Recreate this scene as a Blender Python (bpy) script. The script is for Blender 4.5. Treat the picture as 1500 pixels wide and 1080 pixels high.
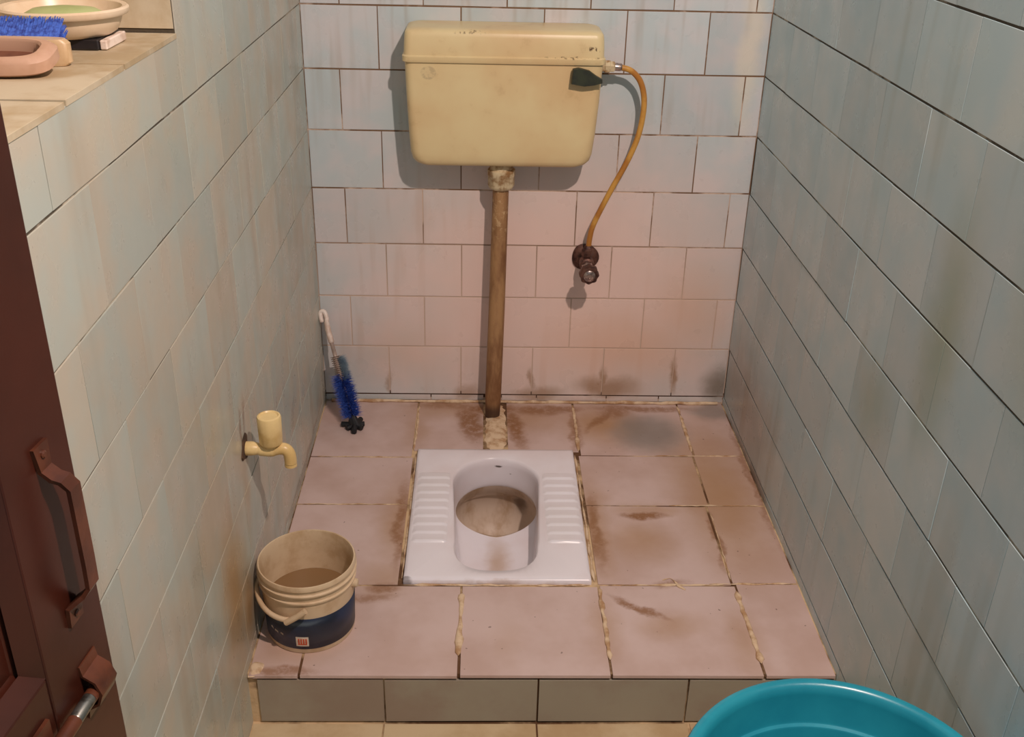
import bpy, bmesh, math, random
from mathutils import Vector, Matrix, noise as mnoise
rnd = random.Random(7)
PI = math.pi
for o in list(bpy.data.objects):
    bpy.data.objects.remove(o)
SC = bpy.context.scene
COL = SC.collection

# ------------------------------------------------------------------ camera
# frame: x right along the back wall, y into the room (back wall y = 0), z up (platform top z = 0)
F, CAM = 1513.9, Vector((0.4417, -2.5928, 1.4197))
YAW, PITCH, ROLL = 0.0335, 0.4689, -0.0249
fwd = Vector((math.sin(YAW) * math.cos(PITCH), math.cos(YAW) * math.cos(PITCH), -math.sin(PITCH)))
rgt = Vector((math.cos(YAW), -math.sin(YAW), 0))
dwn = fwd.cross(rgt)
r2 = math.cos(ROLL) * rgt + math.sin(ROLL) * dwn
d2 = -math.sin(ROLL) * rgt + math.cos(ROLL) * dwn
cam = bpy.data.cameras.new('camera')
cam.sensor_fit = 'HORIZONTAL'
cam.sensor_width = 36
cam.lens = F / 1500 * 36
cam.clip_start = 0.02
camo = bpy.data.objects.new('camera', cam)
COL.objects.link(camo)
camo.matrix_world = Matrix(((r2.x, -d2.x, -fwd.x, CAM.x), (r2.y, -d2.y, -fwd.y, CAM.y), (r2.z, -d2.z, -fwd.z, CAM.z), (0, 0, 0, 1)))
SC.camera = camo

# ------------------------------------------------------------------ light
SC.view_settings.view_transform = 'Standard'
SC.view_settings.look = 'None'
SC.view_settings.gamma = 1
SC.view_settings.use_curve_mapping = False
SC.view_settings.exposure = 0.08
world = bpy.data.worlds.new('world')
SC.world = world
world.use_nodes = True
bg = world.node_tree.nodes['Background']
bg.inputs[0].default_value = (0.62, 0.82, 0.92, 1)
bg.inputs[1].default_value = 0.30
lamp = bpy.data.lights.new('ceiling_bulb', 'POINT')
lamp.energy = 143
lamp.color = (1.0, 0.80, 0.70)
lamp.shadow_soft_size = 0.03
lampo = bpy.data.objects.new('ceiling_bulb', lamp)
lampo.location = (1.0, -2.1, 2.35)
COL.objects.link(lampo)

# ------------------------------------------------------------------ mesh helpers
W, D, H = 1.1374, 1.0933, 0.1238
Z7, RT = 0.0225, 0.15


def obj(name, verts, faces, mat, parent=None, smooth=False, mw=None):
    me = bpy.data.meshes.new(name)
    me.from_pydata([tuple(v) for v in verts], [], [tuple(f) for f in faces])
    me.validate()
    bm = bmesh.new(); bm.from_mesh(me)
    bmesh.ops.recalc_face_normals(bm, faces=bm.faces)
    bm.to_mesh(me); bm.free()
    return link(name, me, mat, parent, smooth, mw)


def link(name, me, mat, parent=None, smooth=False, mw=None):
    if mat is not None and not me.materials:
        me.materials.append(mat)
    if smooth:
        for p in me.polygons:
            p.use_smooth = True
        if smooth != 'all':
            me.set_sharp_from_angle(angle=math.radians(40))
    o = bpy.data.objects.new(name, me)
    COL.objects.link(o)
    if parent is not None:
        o.parent = parent
    if mw is not None:
        o.matrix_basis = mw
    return o


def empty(name, loc, label, cat, group=None):
    o = bpy.data.objects.new(name, None)
    o.empty_display_size = 0.05
    o.location = loc
    COL.objects.link(o)
    tag(o, label, cat, group)
    return o


def tag(o, label, cat, group=None):
    o['label'] = label
    o['category'] = cat
    if group:
        o['group'] = group
    return o


def child(parent, o):
    """parent o, whose vertices are in world space, to an empty that stands at parent.location"""
    o.parent = parent
    o.matrix_parent_inverse = parent.matrix_basis.inverted()
    return o


class MB:
    def __init__(s):
        s.v, s.f = [], []

    def add(s, v, f):
        n = len(s.v)
        s.v += [Vector(a) for a in v]
        s.f += [tuple(i + n for i in q) for q in f]
        return s

    def box(s, x0, x1, y0, y1, z0, z1):
        v = [(x, y, z) for z in (z0, z1) for y in (y0, y1) for x in (x0, x1)]
        return s.add(v, [(0, 2, 3, 1), (4, 5, 7, 6), (0, 1, 5, 4), (2, 6, 7, 3), (0, 4, 6, 2), (1, 3, 7, 5)])

    def loft(s, rings, cap0=True, cap1=True, closed=True):
        n = len(rings[0]); v = [p for r in rings for p in r]; f = []
        for i in range(len(rings) - 1):
            for j in range(n if closed else n - 1):
                k = (j + 1) % n
                f.append((i * n + j, i * n + k, (i + 1) * n + k, (i + 1) * n + j))
        if cap0:
            f.append(tuple(range(n))[::-1])
        if cap1:
            f.append(tuple((len(rings) - 1) * n + j for j in range(n)))
        return s.add(v, f)

    def lathe(s, prof, c=(0, 0, 0), n=48, axis=None, cap0=True, cap1=True, fn=None):
        """prof: list of (radius, height); axis: direction of the height"""
        a = Vector(axis or (0, 0, 1)).normalized()
        u = a.orthogonal().normalized() if abs(a.z) < 0.99 else Vector((1, 0, 0))
        w = a.cross(u)
        rings = []
        for r, h in prof:
            ring = []
            for j in range(n):
                t = 2 * PI * j / n
                rr = r if fn is None else fn(r, h, t)
                ring.append(Vector(c) + a * h + (u * math.cos(t) + w * math.sin(t)) * rr)
            rings.append(ring)
        return s.loft(rings, cap0, cap1)

    def tube(s, pts, rad, n=12, flat=1.0, up=None):
        pts = [Vector(p) for p in pts]
        rings = []; prev = None
        for i, p in enumerate(pts):
            t = (pts[min(i + 1, len(pts) - 1)] - pts[max(i - 1, 0)]).normalized()
            if up is not None:
                u = Vector(up); u = (u - t * u.dot(t)).normalized()
            elif prev is None:
                u = t.orthogonal().normalized()
            else:
                u = (prev - t * prev.dot(t)).normalized()
            prev = u
            w = t.cross(u)
            r = rad[i] if isinstance(rad, (list, tuple)) else rad
            rings.append([p + (u * math.cos(2 * PI * j / n) * flat + w * math.sin(2 * PI * j / n)) * r for j in range(n)])
        return s.loft(rings)

    def build(s, name, mat, parent=None, smooth=False, mw=None):
        return obj(name, s.v, s.f, mat, parent, smooth, mw)


def spline(pts, k=8):
    """Catmull-Rom through pts"""
    P = [Vector(p) for p in pts]
    P = [2 * P[0] - P[1]] + P + [2 * P[-1] - P[-2]]
    out = []
    for i in range(1, len(P) - 2):
        for j in range(k):
            t = j / k
            a, b, c, d = P[i - 1:i + 3]
            out.append(0.5 * ((2 * b) + (c - a) * t + (2 * a - 5 * b + 4 * c - d) * t * t + (-a + 3 * b - 3 * c + d) * t ** 3))
    out.append(P[-2])
    return out


def rrect(x0, x1, y0, y1, r, z, k=6):
    """rounded rectangle ring in the xy plane"""
    out = []
    for cx, cy, a0 in ((x1 - r, y1 - r, 0), (x0 + r, y1 - r, 90), (x0 + r, y0 + r, 180), (x1 - r, y0 + r, 270)):
        for i in range(k + 1):
            a = math.radians(a0 + 90 * i / k)
            out.append(Vector((cx + r * math.cos(a), cy + r * math.sin(a), z)))
    return out


def wob(p, s=20, a=0.002):
    return mnoise.noise_vector(Vector(p) * s) * a


# ------------------------------------------------------------------ material helpers
class N:
    def __init__(s, name):
        s.m = bpy.data.materials.new(name)
        s.m.use_nodes = True
        s.t = s.m.node_tree
        s.b = s.t.nodes['Principled BSDF']
        s.out = s.t.nodes['Material Output']

    def node(s, kind, **kw):
        n = s.t.nodes.new('ShaderNode' + kind)
        for k, v in kw.items():
            if k.startswith('i_'):
                key = k[2:]
                key = int(key) if key.isdigit() else key
                s.put(n.inputs[key], v)
            else:
                setattr(n, k, v)
        return n

    def put(s, sock, v):
        if isinstance(v, bpy.types.NodeSocket):
            s.t.links.new(v, sock)
        elif isinstance(v, (tuple, list)) and len(v) == 3 and sock.type == 'RGBA':
            sock.default_value = (*v, 1)
        else:
            sock.default_value = v

    def pos(s):
        return s.node('NewGeometry').outputs['Position']

    def math(s, op, a, b=0.0, c=0.0, clamp=False):
        n = s.node('Math', operation=op, use_clamp=clamp)
        s.put(n.inputs[0], a); s.put(n.inputs[1], b); s.put(n.inputs[2], c)
        return n.outputs[0]

    def noise(s, vec, scale, detail=3, rough=0.5, color=False, dist=0.0):
        n = s.node('TexNoise')
        s.put(n.inputs['Vector'], vec)
        n.inputs['Scale'].default_value = scale
        n.inputs['Detail'].default_value = detail
        n.inputs['Roughness'].default_value = rough
        n.inputs['Distortion'].default_value = dist
        return n.outputs['Color' if color else 'Fac']

    def ramp(s, v, a, b, lo=0.0, hi=1.0):
        n = s.node('MapRange', interpolation_type='SMOOTHSTEP')
        s.put(n.inputs['Value'], v)
        n.inputs['From Min'].default_value = a; n.inputs['From Max'].default_value = b
        n.inputs['To Min'].default_value = lo; n.inputs['To Max'].default_value = hi
        return n.outputs['Result']

    def mix(s, f, a, b, mode='MIX'):
        n = s.node('Mix', data_type='RGBA', blend_type=mode)
        s.put(n.inputs[0], f); s.put(n.inputs[6], a); s.put(n.inputs[7], b)
        return n.outputs[2]

    def vadd(s, a, b, op='ADD'):
        n = s.node('VectorMath', operation=op)
        s.put(n.inputs[0], a); s.put(n.inputs[1], b)
        return n.outputs[0]

    def stretch(s, vec, sc):
        return s.vadd(vec, sc, 'MULTIPLY')

    def distort(s, vec, scale, amp):
        c = s.noise(vec, scale, 4, 0.6, color=True)
        c = s.vadd(c, (0.5, 0.5, 0.5), 'SUBTRACT')
        return s.vadd(vec, s.vadd(c, (amp * 2,) * 3, 'MULTIPLY'))

    def blobs(s, vec, items, soft=0.5):
        """items: (centre, radii, rotation degrees about z, strength) -> one mask with the largest of them"""
        acc = None
        for c, r, rot, st in items:
            mp = s.node('Mapping', vector_type='TEXTURE')
            s.put(mp.inputs['Vector'], vec)
            mp.inputs['Location'].default_value = c
            mp.inputs['Rotation'].default_value = (0, 0, math.radians(rot)) if not isinstance(rot, tuple) else tuple(math.radians(q) for q in rot)
            mp.inputs['Scale'].default_value = r
            ln = s.node('VectorMath', operation='LENGTH')
            s.put(ln.inputs[0], mp.outputs[0])
            v = s.ramp(ln.outputs['Value'], 1.0, 1.0 - soft, 0, st)
            acc = v if acc is None else s.math('MAXIMUM', acc, v)
        return acc

    def bump(s, h, strength=0.2, dist=0.002):
        n = s.node('Bump')
        n.inputs['Strength'].default_value = strength
        n.inputs['Distance'].default_value = dist
        s.put(n.inputs['Height'], h)
        s.put(s.b.inputs['Normal'], n.outputs[0])

    def base(s, c, rough=0.5, metal=0.0, spec=0.5):
        s.put(s.b.inputs['Base Color'], c)
        s.put(s.b.inputs['Roughness'], rough)
        s.b.inputs['Metallic'].default_value = metal
        s.b.inputs['Specular IOR Level'].default_value = spec
        return s.m


def lin(r, g, b):
    f = lambda c: ((c / 255 + 0.055) / 1.055) ** 2.4 if c > 10.3 else c / 255 / 12.92
    return (f(r), f(g), f(b))


def simple(name, c1, c2, scale=8, rough=0.45, metal=0.0, bump=0.0, bscale=60, spec=0.5, lo=0.4, hi=0.65):
    n = N(name)
    p = n.pos()
    f = n.ramp(n.noise(p, scale, 5, 0.6), lo, hi)
    if bump:
        n.bump(n.noise(p, bscale, 4), bump, 0.002)
    return n.base(n.mix(f, c1, c2), rough, metal, spec)


# wall tiles: glazed, cloudy pale blue, each tile with its own cloud
def wall_tile(name, c1, c2, streak_axis, stain_tint_layers, streak=0.35, dirt=lin(150, 128, 100)):
    n = N(name)
    p = n.pos()
    info = n.node('ObjectInfo')
    off = n.math('MULTIPLY', info.outputs['Random'], 37.0)
    cv = n.node('CombineXYZ', i_0=off, i_1=off, i_2=off)
    pp = n.vadd(p, cv.outputs[0])
    cloud = n.ramp(n.noise(pp, 7, 3, 0.55, dist=0.15), 0.34, 0.68)
    col = n.mix(cloud, c1, c2)
    # the glaze of every tile is a shade of its own
    hsv = n.node('HueSaturation')
    n.put(hsv.inputs['Value'], n.ramp(info.outputs['Random'], 0, 1, 0.93, 1.05))
    n.put(hsv.inputs['Color'], col)
    col = hsv.outputs[0]
    # runs of old soap water: noise drawn out vertically
    st = n.noise(n.stretch(p, streak_axis), 1.0, 2, 0.5)
    st = n.ramp(st, 0.50, 0.72, 0, streak)
    st2 = n.ramp(n.noise(p, 2.3, 2), 0.38, 0.62)
    col = n.mix(n.math('MULTIPLY', st, st2), col, dirt)
    dp = n.distort(p, 11, 0.03)
    for c, items, soft in stain_tint_layers:
        col = n.mix(n.blobs(dp, items, soft), col, c)
    rough = n.ramp(n.noise(p, 14, 4), 0.3, 0.7, 0.24, 0.46)
    n.bump(n.noise(pp, 5, 2), 0.10, 0.004)
    return n.base(col, rough)


def grout_mat(name, dark, light, lo, hi, zfade=None):
    n = N(name)
    p = n.pos()
    f = n.ramp(n.noise(p, 4.5, 5, 0.65), lo, hi)
    if zfade:
        z = n.node('SeparateXYZ', i_0=p).outputs[2]
        f = n.math('MAXIMUM', f, n.ramp(z, zfade[0], zfade[1], 0.0, 1.0))
    n.bump(n.noise(p, 180, 3), 0.5, 0.002)
    col = n.mix(f, dark, light)
    if zfade:
        ln = n.blobs(p, [((0.57, 0, Z7), (5, 5, 0.012), 0, 1.0)], 0.3)
        col = n.mix(n.math('MULTIPLY', ln, n.ramp(n.noise(p, 9, 3), 0.3, 0.45, 0.5, 1)), col, lin(74, 50, 34))
    return n.base(col, 0.85)


BROWN, TAN, DKB, CREAM = lin(112, 78, 48), lin(164, 128, 88), lin(60, 40, 24), lin(206, 182, 140)
BLUE1, BLUE2 = lin(178, 186, 178), lin(206, 208, 202)
M = {}
M['tile_back'] = wall_tile('glazed back wall tile', lin(188, 200, 203), lin(206, 203, 204), (30, 30, 3), [
    (lin(240, 204, 190), [((0.64, 0, 0.32), (0.80, 0.3, 0.62), 0, 0.8)], 0.8),  # broad pale pink tint over the lower part of the wall
    (lin(216, 164, 124), [((0.85, 0, 0.18), (0.34, 0.2, 0.16), 0, 0.42), ((0.2, 0, 0.15), (0.24, 0.2, 0.15), 0, 0.30), ((1.02, 0, 0.28), (0.18, 0.2, 0.22), 0, 0.35)], 1.0),
    (lin(150, 112, 74), [((0.60, 0, 0.025), (0.10, 0.2, 0.035), 0, 0.6), ((0.80, 0, 0.05), (0.13, 0.2, 0.045), 0, 0.7), ((0.985, 0, 0.09), (0.018, 0.2, 0.08), 0, 0.75), ((0.40, 0, 0.03), (0.05, 0.2, 0.03), 0, 0.5), ((0.186, 0, 0.06), (0.012, 0.2, 0.05), 0, 0.5), ((0.585, 0, 0.07), (0.012, 0.2, 0.05), 0, 0.6), ((0.79, 0, 0.07), (0.014, 0.2, 0.06), 0, 0.7)], 0.8),
    (lin(104, 92, 72), [((1.12, 0, 0.06), (0.07, 0.2, 0.08), 0, 0.75)], 0.9),
    (lin(226, 216, 196), [((1.09, 0, 0.98), (0.045, 0.2, 0.32), 0, 0.6)], 0.9)])
M['tile_left'] = wall_tile('glazed left wall tile', BLUE1, lin(190, 182, 166), (15, 15, 1.6), [
    (lin(170, 134, 90), [((0, -1.10, 0.20), (0.2, 0.15, 0.28), 0, 0.9), ((0, -1.02, 0.10), (0.2, 0.09, 0.16), 0, 0.9), ((0, -1.2, 0.5), (0.2, 0.25, 0.3), 0, 0.25), ((0, -0.95, 0.33), (0.2, 0.05, 0.16), 0, 0.45)], 1.0),
    (lin(120, 88, 62), [((0, -0.915, 0.46), (0.2, 0.014, 0.06), 0, 0.6), ((0, -0.945, 0.45), (0.2, 0.012, 0.07), 0, 0.7), ((0, -0.4, 0.02), (0.2, 0.5, 0.02), 0, 0.5)], 0.9)], 0.3)
M['tile_right'] = wall_tile('glazed right wall tile', lin(184, 206, 211), lin(198, 210, 211), (15, 15, 1.5), [
    (lin(150, 156, 116), [((W, -1.2, 0.78), (0.2, 0.10, 0.30), 0, 0.55), ((W, -1.5, 0.95), (0.2, 0.2, 0.3), 0, 0.5), ((W, -1.0, 0.55), (0.2, 0.12, 0.12), 0, 0.35)], 1.0),
    (lin(166, 122, 88), [((W, -0.25, 0.12), (0.2, 0.45, 0.22), 0, 0.5)], 1.0),
    (lin(100, 72, 48), [((W, -0.35, 0.0), (0.2, 0.35, 0.035), 0, 0.7)], 0.9)], 0.3, lin(136, 138, 112))
M['grout_wall'] = grout_mat('grout wall', lin(78, 68, 54), lin(176, 164, 146), 0.52, 0.60)
M['grout_back'] = grout_mat('grout back wall', lin(122, 94, 70), lin(204, 180, 162), 0.50, 0.60, (0.62, 0.30))
M['grout_floor'] = grout_mat('grout floor', lin(98, 66, 40), lin(214, 184, 144), 0.42, 0.58)
M['ledge_tile'] = simple('ledge tile', lin(200, 186, 160), lin(176, 154, 120), 9, 0.55, bump=0.2)
M['plaster'] = simple('plaster', lin(200, 196, 186), lin(186, 180, 170), 3, 0.8)


# floor tiles of the platform: pale lilac grey with named stains and soft grey patches
def floor_mat():
    n = N('platform floor tile')
    p = n.pos()
    cloud = n.ramp(n.noise(p, 5, 4, 0.6), 0.35, 0.68)
    col = n.mix(cloud, lin(208, 184, 178), lin(194, 166, 156))
    dp = n.distort(p, 14, 0.028)
    warm = [((1.03, -0.45, 0), (0.18, 0.52, 1), 0, 0.8), ((0.81, -0.66, 0), (0.14, 0.12, 1), 0, 0.6), ((0.77, -0.13, 0), (0.17, 0.16, 1), 0, 0.85), ((0.57, -0.10, 0), (0.18, 0.13, 1), 0, 0.55), ((0.71, -0.6, 0), (0.07, 0.3, 1), 0, 0.7), ((0.25, -0.6, 0), (0.07, 0.26, 1), 0, 0.6), ((0.70, -0.95, 0), (0.05, 0.16, 1), 0, 0.45), ((0.27, -0.16, 0), (0.05, 0.16, 1), 0, 0.4), ((0.85, -0.54, 0), (0.16, 0.05, 1), 0, 0.6),
            ((0.24, -0.80, 0), (0.10, 0.10, 1), 0, 0.5), ((0.36, -0.05, 0), (0.22, 0.11, 1), 0, 0.5), ((0.84, -0.95, 0), (0.11, 0.06, 1), 0, 0.5), ((0.08, -1.02, 0), (0.16, 0.1, 1), 0, 0.45),
            ((0.98, -1.0, 0), (0.06, 0.16, 1), 0, 0.45), ((0.5, -1.0, 0), (0.05, 0.12, 1), 0, 0.2)]
    col = n.mix(n.blobs(dp, warm, 1.0), col, lin(172, 132, 92))
    grey_patch = [((0.90, -0.17, 0), (0.13, 0.15, 1), -20, 0.75), ((1.10, -0.05, 0), (0.1, 0.07, 1), 0, 0.6)]  # soft grey patches towards the back right of the platform
    col = n.mix(n.blobs(dp, grey_patch, 0.7), col, lin(126, 122, 116))
    brown = [((0.415, -0.13, 0), (0.05, 0.15, 1), 10, 0.9), ((0.535, -0.15, 0), (0.035, 0.15, 1), 12, 0.95), ((0.47, -0.05, 0), (0.13, 0.05, 1), 0, 0.9), ((0.66, -0.04, 0), (0.10, 0.03, 1), 0, 0.8), ((0.82, -0.06, 0), (0.06, 0.05, 1), 30, 0.7), ((0.60, -0.055, 0), (0.12, 0.04, 1), 0, 0.8), ((0.36, -0.03, 0), (0.16, 0.03, 1), 0, 0.6),
             ((0.70, -0.17, 0), (0.022, 0.16, 1), 0, 0.7), ((0.775, -0.10, 0), (0.018, 0.12, 1), -35, 0.7), ((0.90, -0.035, 0), (0.2, 0.025, 1), 0, 0.75),
             ((0.258, -0.60, 0), (0.022, 0.24, 1), 0, 0.75), ((0.712, -0.62, 0), (0.022, 0.2, 1), 0, 0.75),
             ((0.83, -0.565, 0), (0.075, 0.02, 1), 0, 0.95), ((0.775, -0.893, 0), (0.095, 0.014, 1), -38, 0.85), ((0.21, -0.865, 0), (0.09, 0.024, 1), 10, 0.6),
             ((0.99, -0.66, 0), (0.014, 0.16, 1), 0, 0.7), ((0.86, -0.815, 0), (0.06, 0.02, 1), 10, 0.6), ((1.13, -0.4, 0), (0.016, 0.4, 1), 0, 0.6),
             ((0.06, -1.085, 0), (0.1, 0.02, 1), 0, 0.7), ((0.24, -0.83, 0), (0.05, 0.02, 1), 0, 0.7)]
    br = n.blobs(dp, brown, 0.75)
    grain = n.ramp(n.noise(p, 60, 4, 0.7), 0.3, 0.55, 0.45, 1)
    col = n.mix(n.math('MULTIPLY', br, grain), col, lin(140, 94, 54))
    dots = n.ramp(n.noise(p, 85, 1, 0.4), 0.77, 0.80, 0, 0.6)
    col = n.mix(dots, col, lin(80, 56, 40))
    n.bump(n.noise(p, 40, 4), 0.12, 0.002)
    return n.base(col, n.ramp(n.noise(p, 12, 4), 0.3, 0.7, 0.3, 0.55))


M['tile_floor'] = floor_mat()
M['tile_riser'] = simple('riser tile', lin(160, 152, 136), lin(150, 134, 120), 4, 0.35)
M['tile_low'] = simple('lower floor tile', lin(206, 184, 148), lin(186, 158, 120), 6, 0.45)
M['cement'] = simple('cement', lin(222, 196, 164), lin(178, 138, 100), 26, 0.9, bump=0.8, bscale=120)

# ------------------------------------------------------------------ the setting
TILE_T = 0.007
tile_mesh = {}


def tile_me(w, h, mat, t=TILE_T, e=0.0011):
    key = (round(w, 3), round(h, 3), mat)
    if key in tile_mesh:
        return tile_mesh[key]
    w, h = key[0], key[1]
    rings = []
    for i, z in ((0.0, 0.0), (0.0, t - 0.0003), (0.0002, t - 0.0001), (e * 0.5, t)):
        x, y = w / 2 - i, h / 2 - i
        rings.append([(-x, -y, z), (x, -y, z), (x, y, z), (-x, y, z)])
    b = MB().loft(rings)
    me = bpy.data.meshes.new('tile')
    me.from_pydata([tuple(v) for v in b.v], [], b.f)
    me.materials.append(M[mat])
    tile_mesh[key] = me
    return me


def lay(parent, mat, u0, u1, v0, v1, frame, gu=0.003, gv=0.004, depth=-0.0055, tilt=0.13):
    """one tile over [u0,u1] x [v0,v1] of a surface frame(u, v, n) -> world"""
    w, h = u1 - u0 - gu, v1 - v0 - gv
    if w < 0.006 or h < 0.006:
        return
    me = tile_me(w, h, mat)
    o3 = frame((u0 + u1) / 2, (v0 + v1) / 2, depth - TILE_T + rnd.uniform(-0.0002, 0.0005))
    eu = (frame(1, 0, 0) - frame(0, 0, 0)); ev = (frame(0, 1, 0) - frame(0, 0, 0)); en = (frame(0, 0, 1) - frame(0, 0, 0))
    m = Matrix((eu, ev, en)).transposed()
    m = m @ Matrix.Rotation(math.radians(rnd.gauss(0, tilt)), 3, 'X') @ Matrix.Rotation(math.radians(rnd.gauss(0, tilt)), 3, 'Y') @ Matrix.Rotation(math.radians(rnd.gauss(0, 0.12)), 3, 'Z')
    m = m.to_4x4(); m.translation = o3
    o = bpy.data.objects.new('tile', me)
    COL.objects.link(o)
    o.parent = parent
    o.matrix_basis = m


def structure(name, mb, mat, label, cat):
    o = mb.build(name, mat)
    o['kind'] = 'structure'
    o['label'] = label
    o['category'] = cat
    return o


YF = -1.80          # the left wall ends at the doorway
YR = -2.70          # the right wall runs on past the camera
ZT = 1.98
JY, LZ, NX = -1.05, 1.17, -0.36     # window recess: jamb, ledge height, depth

wall_back = structure('wall_back', MB().box(-0.10, W + 0.10, 0.0, 0.10, -H, ZT), M['grout_back'], 'back wall of pale blue tiles behind the cistern', 'wall')
wl = MB().box(-0.10, -0.0, YF, JY, -H, LZ - 0.006).box(-0.10, 0, JY, 0.0, -H, ZT)
wall_left = structure('wall_left', wl, M['grout_wall'], 'left wall of pale tiles with a window recess and a tap', 'wall')
wall_right = structure('wall_right', MB().box(W, W + 0.1, YR, 0.0, -H, ZT), M['grout_wall'], 'right wall of blue-green tiles beside the blue tub', 'wall')
FT = 0.0015   # grout lies this far behind the tile faces (frames below put the tile face at n = 0.0015)
fb = lambda u, v, n: Vector((u, -n, v))
fl = lambda u, v, n: Vector((n, -u, v))
fr = lambda u, v, n: Vector((W - n, -u, v))


def rows(parent, mat, frame, ulo, uhi, off, klo, khi, cut=None, gu=0.0028, gv=0.0036):
    for k in range(klo, khi):
        v0, v1 = Z7 + RT * k, Z7 + RT * (k + 1)
        u = off[k % 2] + rnd.uniform(-0.006, 0.006) - 0.4
        while u < uhi:
            a, b = max(u, ulo), min(u + 0.2, uhi)
            u += 0.2
            if b - a < 0.012:
                continue
            if cut:
                for c in cut(a, b, v0, v1):
                    lay(parent, mat, *c, frame, gu, gv, depth=FT)
            else:
                lay(parent, mat, a, b, v0, v1, frame, gu, gv, depth=FT)


rows(wall_back, 'tile_back', fb, 0.002, W - 0.002, (0.187, 0.09), 0, 13)
for a, b in ((0.002, 0.30), (0.30, 0.45), (0.50, 0.60), (0.60, 0.80), (0.80, 0.95), (0.95, W - 0.002)):
    lay(wall_back, 'tile_back', a, b, 0.002, Z7, fb, 0.003, 0.004, depth=FT)


def cut_left(a, b, v0, v1):
    if v0 > LZ - 0.02:
        return [(a, min(b, -JY), v0, v1)] if a < -JY - 0.02 else []
    if v1 > LZ:
        out = []
        if a < -JY:
            out.append((a, min(b, -JY), v0, v1))
        if b > -JY + 0.01:
            out.append((max(a, -JY), b, v0, LZ - 0.004))
        return out
    return [(a, b, v0, v1)]


rows(wall_left, 'tile_left', fl, 0.002, -YF, (0.06, 0.165), -1, 13, cut_left, gu=0.0010, gv=0.0032)
rows(wall_right, 'tile_right', fr, 0.002, -YR, (0.005, 0.10), -1, 13, gu=0.0012, gv=0.0036)

# window recess in the left wall: ledge, jamb and back
ledge = structure('window_1', MB().box(NX, 0.0, YF, JY, LZ - 0.06, LZ - 0.006).box(NX - 0.05, NX, YF, 0.0, LZ - 0.06, ZT).box(NX, -0.1, JY, 0.0, LZ - 0.06, ZT),
                  M['grout_floor'], 'cream tiled window recess with a deep ledge in the left wall', 'window recess')
fled = lambda u, v, n: Vector((u, v, LZ - 0.0015 + n))
for y0, y1 in ((YF, -1.49), (-1.49, -1.29), (-1.29, JY)):
    for x0, x1 in ((NX, -0.2), (-0.2, 0.004)):
        lay(ledge, 'ledge_tile', x0, x1, y0, y1, fled, 0.003, 0.004, depth=FT)
fj = lambda u, v, n: Vector((u, JY - n, v))
for k in range(5):
    for x0, x1 in ((NX, -0.18), (-0.18, 0.0)):
        lay(ledge, 'ledge_tile', x0, x1, LZ + 0.004 + k * 0.15, LZ + 0.004 + (k + 1) * 0.15, fj, 0.002, 0.003, depth=FT)
fn = lambda u, v, n: Vector((NX + n, u, v))
for k in range(5):
    for y0 in (-1.65, -1.45, -1.25):
        lay(ledge, 'ledge_tile', y0, y0 + 0.2, LZ + 0.004 + k * 0.15, LZ + 0.004 + (k + 1) * 0.15, fn, 0.002, 0.003, depth=FT)

# lower floor
floor = structure('floor', MB().box(-0.1, W + 0.1, -2.9, -D + 0.02, -H - 0.05, -H - 0.002), M['grout_floor'], 'lower floor of worn beige tiles before the step', 'floor')
ff = lambda u, v, n: Vector((u, v, -H - 0.0015 + n))
for j in range(6):
    y1 = -D + 0.0 - j * 0.3
    xs = [0.002, 0.258, 0.558, 0.858, W - 0.002]
    for a, b in zip(xs, xs[1:]):
        lay(floor, 'tile_low', a, b, y1 - 0.3, y1, ff, 0.004, 0.004, depth=FT)

# raised platform: a slab with a hole for the pan
PX0, PX1, PY0, PY1 = 0.279, 0.684, -0.819, -0.279
zt = -0.0015
plat = MB()
plat.box(0, PX0, -D + 0.006, 0, -H - 0.25, zt).box(PX1, W, -D + 0.006, 0, -H - 0.25, zt)
plat.box(PX0, PX1, -D + 0.006, PY0, -H - 0.25, zt).box(PX0, PX1, PY1, 0, -H - 0.25, zt).box(PX0, PX1, PY0, PY1, -H - 0.27, -H - 0.25)
platform = structure('floor_platform', plat, M['grout_floor'], 'raised platform of stained lilac grey floor tiles around the squat pan', 'platform')
fp = lambda u, v, n: Vector((u, v, -0.0015 + n))
G = 0.006
ft = [(0.002, 0.266, -0.305, 0), (0.266, 0.452, -0.276, 0), (0.512, 0.703, -0.276, 0), (0.703, 1.002, -0.292, 0), (1.002, W - 0.002, -0.290, 0),
      (0.002, 0.270, -0.521, -0.305), (0.002, 0.270, -0.825, -0.521),
      (0.696, 0.998, -0.520, -0.292), (0.998, W - 0.002, -0.518, -0.290), (0.696, 0.990, -0.822, -0.520), (0.990, W - 0.002, -0.815, -0.518),
      (0.002, 0.100, -D, -0.825), (0.100, 0.404, -D, -0.825), (0.404, 0.699, -D, -0.825), (0.699, 0.996, -D, -0.822), (0.996, W - 0.002, -D, -0.815)]
for a, b, c, d in ft:
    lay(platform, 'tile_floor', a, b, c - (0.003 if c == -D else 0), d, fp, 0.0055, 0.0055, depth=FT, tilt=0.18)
frs = lambda u, v, n: Vector((u, -D + 0.006 - n, v))
for a, b in ((0.018, 0.261), (0.261, 0.558), (0.558, 0.850), (0.850, W - 0.002)):
    lay(platform, 'tile_riser', a, b, -H + 0.002, -0.012, frs, 0.0035, 0.004, depth=0.0045)


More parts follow.
